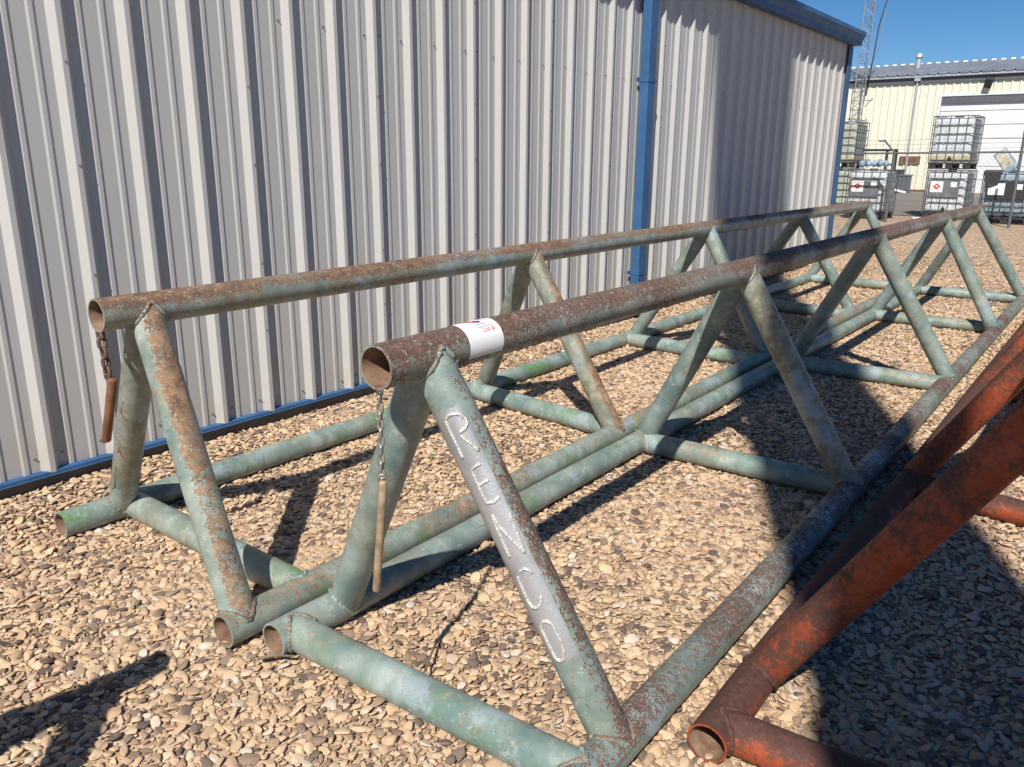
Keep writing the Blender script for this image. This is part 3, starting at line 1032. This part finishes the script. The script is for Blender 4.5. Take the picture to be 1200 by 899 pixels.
def chain(label, top, bot, L, W, r, mat, pin_a, pin_b, pin_r, pin_mat, tw=0.5):
    top = Vector(top); bot = Vector(bot)
    root = empty("drop_pin_chain", label, "chain", top, "drop pins hung on chains from the rack ends")
    me = link_mesh("chain_link", L, W, r); me.materials.append(mat)
    pitch = L - 2 * r - 0.0006
    n = max(2, round((top - bot).length / pitch))
    d = (bot - top).normalized()
    q0 = Vector((0, 0, -1)).rotation_difference(d)
    for i in range(n):
        o = bpy.data.objects.new("chain_link", me); COL.objects.link(o)
        o.parent = root
        p = top.lerp(bot, (i + 0.5) / n)
        o.rotation_mode = 'QUATERNION'
        o.rotation_quaternion = q0 @ Quaternion((0, 0, 1), tw + (i % 2) * math.pi / 2 + random.uniform(-0.2, 0.2)) @ Quaternion((0, 1, 0), random.uniform(-0.08, 0.08))
        o.location = p - top
    mb = MB()
    a = Vector(pin_a); b = Vector(pin_b); dd = (b - a).normalized()
    mb.tube([a, a + dd * 0.004, b - dd * 0.004, b], [pin_r * 0.9, pin_r, pin_r, pin_r * 0.88], 18)
    p = mb.build("drop_pin", pin_mat, root)
    # eye that joins pin and chain
    mb = MB()
    e = dd.orthogonal().normalized()
    mb.tube([bot + (dd * math.cos(t) + e * math.sin(t)) * 0.011 for t in [2 * math.pi * i / 14 for i in range(14)]], 0.0035, 6, 0, True)
    mb.build("pin_eye", mat, p)
    return root


chain("long bright chain with a tan rusty pin hanging from the nearer rack", (-1.432, 1.298, 1.012), (-1.424, 1.288, 0.772), 0.031, 0.0205, 0.0043, MAT['chain'],
      (-1.415, 1.284, 0.768), (-1.455, 1.280, 0.442), 0.0108, MAT['pin'])
chain("short dark rusty chain with a red brown pin hanging by the wall", (-2.797, 1.25, 0.985), (-2.768, 1.245, 0.815), 0.050, 0.037, 0.0068, MAT['chainrust'],
      (-2.748, 1.25, 0.812), (-2.862, 1.25, 0.558), 0.0165, MAT['pinrust'], 0.2)


# ------------------------------------------------------------------ twigs on the gravel
def twig(label, pts, r):
    mb = MB()
    mb.tube(pts, [r * (1 - 0.5 * i / len(pts)) for i in range(len(pts))], 6)
    tag(mb.build("twig", MAT['wood'], None), label, "twig", "dry twigs lying on the gravel")


twig("thin dry twig lying inside the nearer rack beside its front cross pipe", [(-1.60, 1.66, 0.028), (-1.565, 1.60, 0.036), (-1.50, 1.50, 0.05), (-1.47, 1.455, 0.07)], 0.0045)
twig("short stick lying by the open end of the nearer rack's lower rail", [(-1.985, 1.24, 0.022), (-1.95, 1.27, 0.034), (-1.90, 1.31, 0.03)], 0.006)

# ------------------------------------------------------------------ unseen column added towards the sun, shaped to cast the broad shadow band
caster = empty("shadow_caster", "unseen tall leaning column added to cast the broad soft shadow", "stack", (2.645, -3.228, 0))
nseg = 40
ax = lambda z: Vector((2.645 - 0.0566 * z, -3.228 - 0.0238 * z, z))
rad = lambda z: 0.40 + 0.0088 * z
mb = MB()
for (z0, z1) in ((0, 6), (6, 12), (12, 21)):
    mb.bar(ax(z0), ax(z1), rad(z0), nseg, r2=rad(z1))
mb.build("caster_shaft", MAT['stack'], caster)
for z, rr in ((0.0, 0.7), (6.0, 0.50), (12.0, 0.55)):
    mb = MB(); mb.bar(ax(z), ax(z + 0.1), rr, nseg)
    mb.build("caster_flange", MAT['stack'], caster)

# ------------------------------------------------------------------ chain link fence
YF = 18.8
GF = 0.34
fz = lambda x: 1.765 + 0.012 * (x + 4.4)
fence = empty("chain_link_fence", "galvanised chain link fence with barbed wire in front of the tanks", "fence", (-4.4, YF, GF))
for px in (-9.6, -6.9, -4.43, -2.12, 0.4, 3.0):
    mb = MB()
    zt = fz(px)
    mb.bar((px, YF, 0.2), (px, YF, zt + 0.01), 0.03, 10)
    if px == -2.12:
        mb.bar((px, YF, zt), (px, YF, zt + 0.42), 0.026, 10)
    else:
        mb.tube([(px, YF, zt), (px - 0.005, YF, zt + 0.03), (px - 0.23, YF - 0.02, zt + 0.27)], [0.022, 0.022, 0.017], 8)
    mb.build("post", MAT['fence'], fence)
mb = MB(); mb.bar((-9.6, YF, fz(-9.6)), (3.0, YF, fz(3.0)), 0.021, 8)
mb.build("top_rail", MAT['fence'], fence)
mb = MB()
h = 1.40
p0 = -9.6
s = 0.075
x = p0 - h
while x < 3.0:
    za = GF + 0.04
    a0, a1 = max(x, p0), min(x + h, 3.0)
    if a1 > a0:
        mb.bar((a0, YF + 0.026, za + (a0 - x)), (a1, YF + 0.026, za + (a1 - x)), 0.0014, 3)
        mb.bar((a0, YF + 0.022, za + h - (a0 - x)), (a1, YF + 0.022, za + h - (a1 - x)), 0.0014, 3)
    x += s * 1.41
w = mb.build("wire_mesh", MAT['fence'], fence); w["kind"] = "stuff"
for k_, (dx, dz) in enumerate(((-0.06, 0.08), (-0.14, 0.17), (-0.22, 0.26))):
    mb = MB()
    pts = [(-9.6 + dx + 12.6 * i / 40, YF - 0.02 * k_, fz(-9.6 + 12.6 * i / 40) + dz + 0.006 * math.sin(i * 1.7)) for i in range(41)]
    mb.tube(pts, 0.0035, 4)
    for i in range(0, 40):
        q = Vector(pts[i]); mb.bar(q + Vector((-0.012, 0, -0.014)), q + Vector((0.012, 0, 0.014)), 0.0025, 3)
    mb.build("barbed_wire", MAT['fence'], fence)


# ------------------------------------------------------------------ IBC totes
def ibc(label, x, y, z, body, rot=0.0, residue=None, plate=True, placard=True, dark_front=False, group="caged tank totes beyond the fence", w=1.0, d=1.0, hh=1.10):
    root = empty("tank_tote", label, "tank", (x, y, z), group)
    R = Matrix.Translation((x, y, z)) @ Matrix.Rotation(rot, 4, 'Z')
    hw, hd = w / 2, d / 2
    mb = MB()
    mb.box(-hw + 0.03, hw - 0.03, -hd + 0.03, hd - 0.03, 0.16, hh - 0.05, 0, 0.07, R)
    for i in range(1, 5):
        xx = -hw + w * i / 5
        mb.box(xx - 0.075, xx + 0.075, -hd + 0.022, -hd + 0.04, 0.2, hh - 0.14, 0, 0.012, R)
    tk = mb.build("bottle", body, root)
    if residue:
        mb = MB(); mb.box(-hw + 0.028, hw - 0.028, -hd + 0.020, hd - 0.028, 0.165, 0.165 + residue, 0, 0.03, R)
        mb.build("residue_band", MAT['ibcyellow'], tk)
    mb = MB(); mb.bar(R @ Vector((0, 0, hh - 0.06)), R @ Vector((0, 0, hh + 0.01)), 0.09, 14)
    mb.build("fill_cap", MAT['black'], tk)
    mb = MB()
    for i in range(6):
        zz = 0.20 + (hh - 0.22) * i / 5
        for (a, b) in (((-hw, -hd), (hw, -hd)), ((hw, -hd), (hw, hd)), ((hw, hd), (-hw, hd)), ((-hw, hd), (-hw, -hd))):
            mb.bar(R @ Vector((*a, zz)), R @ Vector((*b, zz)), 0.011, 5)
    for i in range(6):
        f = -1 + 2 * i / 5
        for (px, py) in ((hw * f, -hd), (hw * f, hd), (hw, hd * f), (-hw, hd * f)):
            mb.bar(R @ Vector((px, py, 0.14)), R @ Vector((px, py, hh - 0.02)), 0.010, 5)
    for sgn in (-0.35, 0.35):
        mb.bar(R @ Vector((sgn * w, -hd, hh - 0.02)), R @ Vector((sgn * w, hd, hh - 0.02)), 0.012, 5)
    mb.build("cage", MAT['cage'], root)
    mb = MB()
    mb.box(-hw, hw, -hd, hd, 0.11, 0.15, 0, 0, R)
    for px in (-hw + 0.08, 0, hw - 0.08):
        for py in (-hd + 0.08, hd - 0.08):
            mb.box(px - 0.07, px + 0.07, py - 0.07, py + 0.07, 0.02, 0.11, 0, 0.01, R)
    mb.box(-hw, hw, -hd + 0.01, -hd + 0.11, 0.0, 0.022, 0, 0, R); mb.box(-hw, hw, hd - 0.11, hd - 0.01, 0.0, 0.022, 0, 0, R)
    mb.build("pallet", MAT['black'], root)
    if plate:
        mb = MB(); mb.box(-hw * 0.80, hw * 0.62, -hd - 0.024, -hd - 0.014, 0.50, 0.86, 0, 0, R)
        pl = mb.build("label_plate", MAT['black'] if dark_front else MAT['plate'], root)
        if placard:
            mb = MB(); mb.box(-hw * 0.74, -hw * 0.14, -hd - 0.031, -hd - 0.026, 0.60, 0.84, 0, 0, R)
            pc = mb.build("placard", MAT['white'], pl)
            if placard == 'red':
                mb = MB()
                cx, cz, q = -hw * 0.44, 0.725, 0.075
                mb.add([R @ Vector((cx + a, -hd - 0.034, cz + b)) for a, b in ((-q, 0), (0, -q), (q, 0), (0, q))], [(0, 1, 2, 3)])
                mb.add([R @ Vector((cx + a, -hd - 0.0355, cz + b)) for a, b in ((-.03, 0), (0, -.02), (.03, 0), (0, .03))], [(0, 1, 2, 3)], 1)
                mb.build("hazard_diamond", [MAT['red'], MAT['white']], pl)
            mb = MB()
            mb.box(hw * 0.22, hw * 0.50, -hd - 0.030, -hd - 0.026, 0.72, 0.83, 0, 0, R)
            mb.build("paper_label", MAT['white'], pl)
    mb = MB()
    a = R @ Vector((0, -hd + 0.03, 0.22)); b = R @ Vector((0, -hd - 0.05, 0.22))
    mb.bar(a, b, 0.04, 10)
    mb.bar(b + Vector((0, 0, 0)), b + Vector((0, -0.01, 0.07)), 0.015, 6)
    mb.build("valve", MAT['black'], root)
    return root


ibc("pale tote with red diamond placard standing behind the left fence post", -5.08, 19.93, 0.33, MAT['ibcwhite'], placard='red', w=0.86, d=0.9, hh=1.10)
ibc("lower tote of the middle stack with a red diamond placard", -3.68, 21.15, 0.33, MAT['ibcwhite'], placard='red', w=0.86, d=0.95, hh=1.10)
ibc("upper tote of the middle stack with yellowish residue along its bottom", -3.70, 21.15, 1.44, MAT['ibcwhite'], residue=0.16, plate=False, placard=False, w=0.86, d=0.95, hh=1.16)
ibc("bluish tote with torn dark label at the right edge", -2.36, 20.4, 0.33, MAT['ibcblue'], placard='plain', dark_front=True, w=1.0, hh=1.10)
ibc("lower yellowed tote of the back stack beside the blue corner", -6.72, 22.9, 0.33, MAT['ibcgreen'], plate=False, placard=False, hh=1.10)
ibc("upper yellowed tote of the back stack beside the blue corner", -6.72, 22.9, 1.44, MAT['ibcgreen'], plate=False, placard=False, residue=0.14, hh=1.16)

# things lying on and around the totes
mb = MB()
for i in range(5):
    mb.tube([(-5.42 + 0.13 * i, 20.0 + 0.06 * (i % 2), 1.50), (-5.38 + 0.13 * i, 20.0, 1.56 + 0.02 * (i % 2)), (-5.33 + 0.13 * i, 19.98, 1.51)], [0.05, 0.075, 0.05], 8)
tag(mb.build("plastic_bundle", MAT['bluewrap']), "crumpled blue and white plastic bundle on top of the left tote", "bundle")
bb = empty("battery_box", "pale box tilted over on top of the right tote", "box", (-2.55, 20.2, 1.42))
R = Matrix.Translation((-2.52, 20.15, 1.62)) @ Matrix.Rotation(math.radians(-38), 4, 'Y')
mb = MB(); mb.box(-0.13, 0.13, -0.12, 0.12, -0.24, 0.24, 0, 0.012, R)
mb.build("case", MAT['bluewrap'], bb)
mb = MB(); mb.box(-0.11, 0.11, -0.128, -0.122, -0.14, 0.20, 0, 0, R)
mb.build("printed_panel", MAT['amber'], bb)
mb = MB()
mb.add([(-2.86, 19.86, 1.40), (-2.52, 19.86, 1.36), (-2.56, 19.86, 1.14), (-2.70, 19.85, 1.08), (-2.80, 19.86, 1.16), (-2.86, 20.1, 1.44), (-2.52, 20.1, 1.44)],
       [(0, 4, 3, 2, 1), (0, 1, 6, 5)])
tag(mb.build("tarp_scrap", MAT['black']), "scrap of dark sheeting draped over the front of the right tote", "tarp")

# dark pipe frame behind the left tote
fr = empty("goalpost_rack", "dark square steel rack standing behind the left tote", "rack", (-5.6, 23.2, 0.34))
mb = MB()
for xx in (-6.35, -5.65, -5.42):
    mb.box(xx - 0.03, xx + 0.03, 23.2, 23.26, 0.34, 1.86)
mb.build("upright", MAT['black'], fr)
mb = MB()
mb.box(-6.35, -5.39, 23.19, 23.25, 1.86, 1.92); mb.box(-6.32, -5.45, 23.19, 23.25, 1.50, 1.55)
mb.build("crossbar", MAT['black'], fr)
# white scrap on the ground by the middle stack
mb = MB()
R = Matrix.Translation((-3.92, 19.6, 0.37)) @ Matrix.Rotation(0.5, 4, 'Z')
mb.box(-0.16, 0.16, -0.08, 0.08, -0.03, 0.05, 0, 0.02, R)
tag(mb.build("foam_scrap", MAT['white']), "small white scrap lying on the ground before the middle stack", "scrap")

# ------------------------------------------------------------------ cream steel building beyond
YB = 39.5
ZB = 0.345
EV = 5.12
far = empty("warehouse", "cream ribbed steel warehouse with a white roll up door beyond the fence", "building", (-8, YB, ZB))


def far_prof(w):
    pts = [(0, 0)]
    n = 3
    for i in range(n):
        b = i * w / n
        pts += [(b + 0.02, 0), (b + 0.055, 0.04), (b + 0.095, 0.04), (b + 0.13, 0)]
    pts.append((w, 0))
    return pts


fp = ribbed_panel_mesh("far_panel", ZB + 0.02, EV, 'x', -1, far_prof(0.9144))
fp.materials.append(MAT['cream'])
fp2 = ribbed_panel_mesh("far_panel_over_door", 4.30, EV, 'x', -1, far_prof(0.9144))
fp2.materials.append(MAT['cream'])
DX0, DX1 = -7.70, -3.05
x = DX0 - 0.9144 * 14
while x < 6:
    inside = DX0 - 0.01 <= x < DX1 - 0.2
    o = bpy.data.objects.new("wall_panel", fp2 if inside else fp); COL.objects.link(o)
    o.parent = far; o.matrix_parent_inverse = Matrix.Translation((8, -YB, -ZB))
    o.location = (x, YB, 0)
    x += 0.9144
DX1 = DX0 + 0.9144 * 5
mb = MB(); mb.box(-21, 7, YB + 0.1, YB + 14, ZB, EV - 0.05)
mb.build("wall_core", MAT['concrete'], far)
mb = MB()
mb.box(-20.6, DX0 - 0.05, YB - 0.05, YB - 0.003, ZB - 0.03, ZB + 0.10)
mb.build("base_plinth", MAT['rustsign'], far)
# gutter and dark eave band
mb = MB(); mb.box(-21.2, 7.2, YB - 0.22, YB - 0.05, EV - 0.02, EV + 0.07, 0, 0.01)
mb.build("gutter", MAT['galv'], far)
mb = MB(); mb.box(-21.2, 7.2, YB - 0.10, YB + 0.0, EV - 0.24, EV - 0.03)
mb.build("eave_band", MAT['darktrim'], far)
# ribbed roof up to the ridge
RY, RZ = YB + 6.5, 6.30
roof_prof = []
x = -21.2
mb = MB()
pts = []
while x < 7.2:
    pts += [(x, 0), (x + 0.03, 0.05), (x + 0.08, 0.05), (x + 0.11, 0)]
    x += 0.40
n = len(pts)
vs = [(p, YB - 0.25, EV + 0.075 + h_) for p, h_ in pts] + [(p, RY, RZ + h_) for p, h_ in pts] + [(p, RY + 8, EV + h_) for p, h_ in pts]
mb.add(vs, [(i, i + 1, n + i + 1, n + i) for i in range(n - 1)] + [(n + i, n + i + 1, 2 * n + i + 1, 2 * n + i) for i in range(n - 1)])
rf = mb.build("roof", MAT['roof'], far)
mb = MB()
x = -21.2
while x < 7:
    mb.box(x + 0.16, x + 0.34, RY - 0.10, RY + 0.10, RZ + 0.01, RZ + 0.075)
    x += 0.40
rc = mb.build("ridge_closure", MAT['white'], rf)
mb = MB()
mb.bar((-9.75, YB + 4.2, 5.6), (-9.75, YB + 4.2, 6.42), 0.12, 14)
mb.bar((-9.75, YB + 4.2, 6.40), (-9.75, YB + 4.2, 6.55), 0.19, 14, r2=0.15)
mb.build("roof_vent", MAT['galv'], rf)
# roll up door built as sections
mb = MB()
mb.box(DX0 - 0.10, DX0 + 0.0, YB - 0.06, YB + 0.1, ZB, 4.30); mb.box(DX1, DX1 + 0.1, YB - 0.06, YB + 0.1, ZB, 4.30)
mb.box(DX0 - 0.10, DX1 + 0.10, YB - 0.062, YB + 0.1, 4.302, 4.38)
dr = mb.build("door_frame", MAT['doorwhite'], far)
mb = MB(); mb.box(DX0 + 0.012, DX1 - 0.012, YB - 0.03, YB + 0.055, 4.02, 4.298)
mb.build("door_header", MAT['darktrim'], dr)
zz = ZB
while zz < 4.25:
    mb = MB(); z1 = min(zz + 0.56, 4.30)
    mb.box(DX0 + 0.01, DX1 - 0.01, YB + 0.06, YB + 0.099, zz + 0.01, z1 - 0.012, 0, 0.008)
    mb.build("door_section", MAT['doorwhite'], dr)
    zz += 0.56
# downspout, light, sign
mb = MB()
mb.box(-8.755, -8.685, YB - 0.12, YB - 0.05, ZB, EV - 0.02); mb.box(-8.84, -8.60, YB - 0.20, YB - 0.05, EV - 0.16, EV + 0.03)
mb.build("downspout", MAT['galv'], far)
mb = MB()
R = Matrix.Translation((-6.0, YB - 0.25, 4.78)) @ Matrix.Rotation(0.5, 4, 'X') @ Matrix.Rotation(0.25, 4, 'Y')
mb.box(-0.14, 0.14, -0.12, 0.12, -0.20, 0.18, 0, 0.02, R)
mb.bar((-6.0, YB - 0.06, 4.9), (-6.0, YB - 0.22, 4.85), 0.03, 6)
mb.build("floodlight", MAT['black'], far)
mb = MB(); mb.box(-9.05, -8.2, YB - 0.075, YB - 0.045, 1.52, 1.86)
mb.build("rusty_sign", MAT['rustsign'], far)
mb = MB(); mb.box(-10.0, -9.8, YB - 0.075, YB - 0.045, 2.55, 2.65)
mb.build("wall_plate", MAT['doorwhite'], far)

# things stored against the warehouse
def crate(label, x0, x1, y0, y1, z1, mat, lean=0.0):
    root = empty("storage_bin", label, "bin", ((x0 + x1) / 2, (y0 + y1) / 2, ZB), "dark bins against the warehouse wall")
    R = Matrix.Translation(((x0 + x1) / 2, (y0 + y1) / 2, ZB)) @ Matrix.Rotation(lean, 4, 'Z')
    a, b = (x1 - x0) / 2, (y1 - y0) / 2
    mb = MB(); mb.box(-a, a, -b, b, 0.1, z1 - ZB, 0, 0.02, R); mb.build("body", mat, root)
    mb = MB()
    for i in range(4):
        xx = -a + 2 * a * (i + 0.5) / 4
        mb.box(xx - 0.04, xx + 0.04, -b - 0.03, -b - 0.001, 0.12, z1 - ZB - 0.06, 0, 0, R)
    mb.box(-a - 0.03, a + 0.03, -b - 0.04, b + 0.04, z1 - ZB - 0.05, z1 - ZB + 0.02, 0, 0.01, R)
    mb.build("rib_and_rim", mat, root)
    mb = MB(); mb.box(-a, -a + 0.15, -b, b, 0, 0.1, 0, 0, R); mb.box(a - 0.15, a, -b, b, 0, 0.1, 0, 0, R); mb.build("skid", MAT['darktrim'], root)


crate("taller dark bin below the rusty sign", -9.25, -8.66, 38.2, 38.9, 1.28, MAT['black'])
crate("wide low dark bin right of the taller one by the warehouse", -8.82, -8.10, 37.4, 38.1, 1.08, MAT['darktrim'], 0.15)
mb = MB(); mb.tube([(-9.0, 36.4, 0.70), (-8.5, 36.3, 0.52), (-7.9, 36.2, 0.40)], 0.05, 8)
tag(mb.build("white_pipe", MAT['white']), "white plastic pipe lying in front of the dark bins", "pipe")

# lattice mast in front of the warehouse
mast = empty("lattice_mast", "slender lattice radio mast rising in front of the cream warehouse", "mast", (-10.9, 38.9, ZB))
MX, MY, MR = -10.9, 38.9, 0.24
legs = [(MX + MR * math.cos(a), MY + MR * math.sin(a)) for a in (math.radians(210), math.radians(330), math.radians(90))]
MTOP = 16.0
for (lx, ly) in legs:
    mb = MB(); mb.bar((lx, ly, ZB), (lx, ly, MTOP), 0.022, 7); mb.build("leg", MAT['tower'], mast)
mb = MB()
z = ZB + 0.1; i = 0
while z < MTOP - 0.3:
    for q in range(3):
        a = legs[q]; b = legs[(q + 1) % 3]
        if i % 2: a, b = b, a
        mb.bar((*a, z), (*b, z + 0.38), 0.009, 4)
        mb.bar((*legs[q], z), (*legs[(q + 1) % 3], z), 0.008, 4)
    z += 0.38; i += 1
mb.build("lattice_bracing", MAT['tower'], mast)
mb = MB()
mb.tube([(-10.62, 38.8, 4.4), (-10.5, 38.78, 6.0), (-10.42, 38.76, 7.2), (-9.95, 38.7, 9.5), (-9.3, 38.6, 12.5)], 0.028, 6)
mb.build("coax_cable", MAT['black'], mast)
mb = MB()
mb.tube([(-10.72, 38.8, 5.2), (-10.3, 38.78, 6.4), (-10.25, 38.76, 7.2), (-10.3, 38.7, 9.5), (-10.35, 38.6, 12.5)], 0.018, 6)
mb.bar((-11.2, 38.8, 4.25), (-10.3, 38.75, 4.2), 0.02, 6); mb.bar((-10.62, 38.8, 3.95), (-10.25, 38.6, 4.3), 0.02, 6)
mb.build("guy_bracket", MAT['tower'], mast)
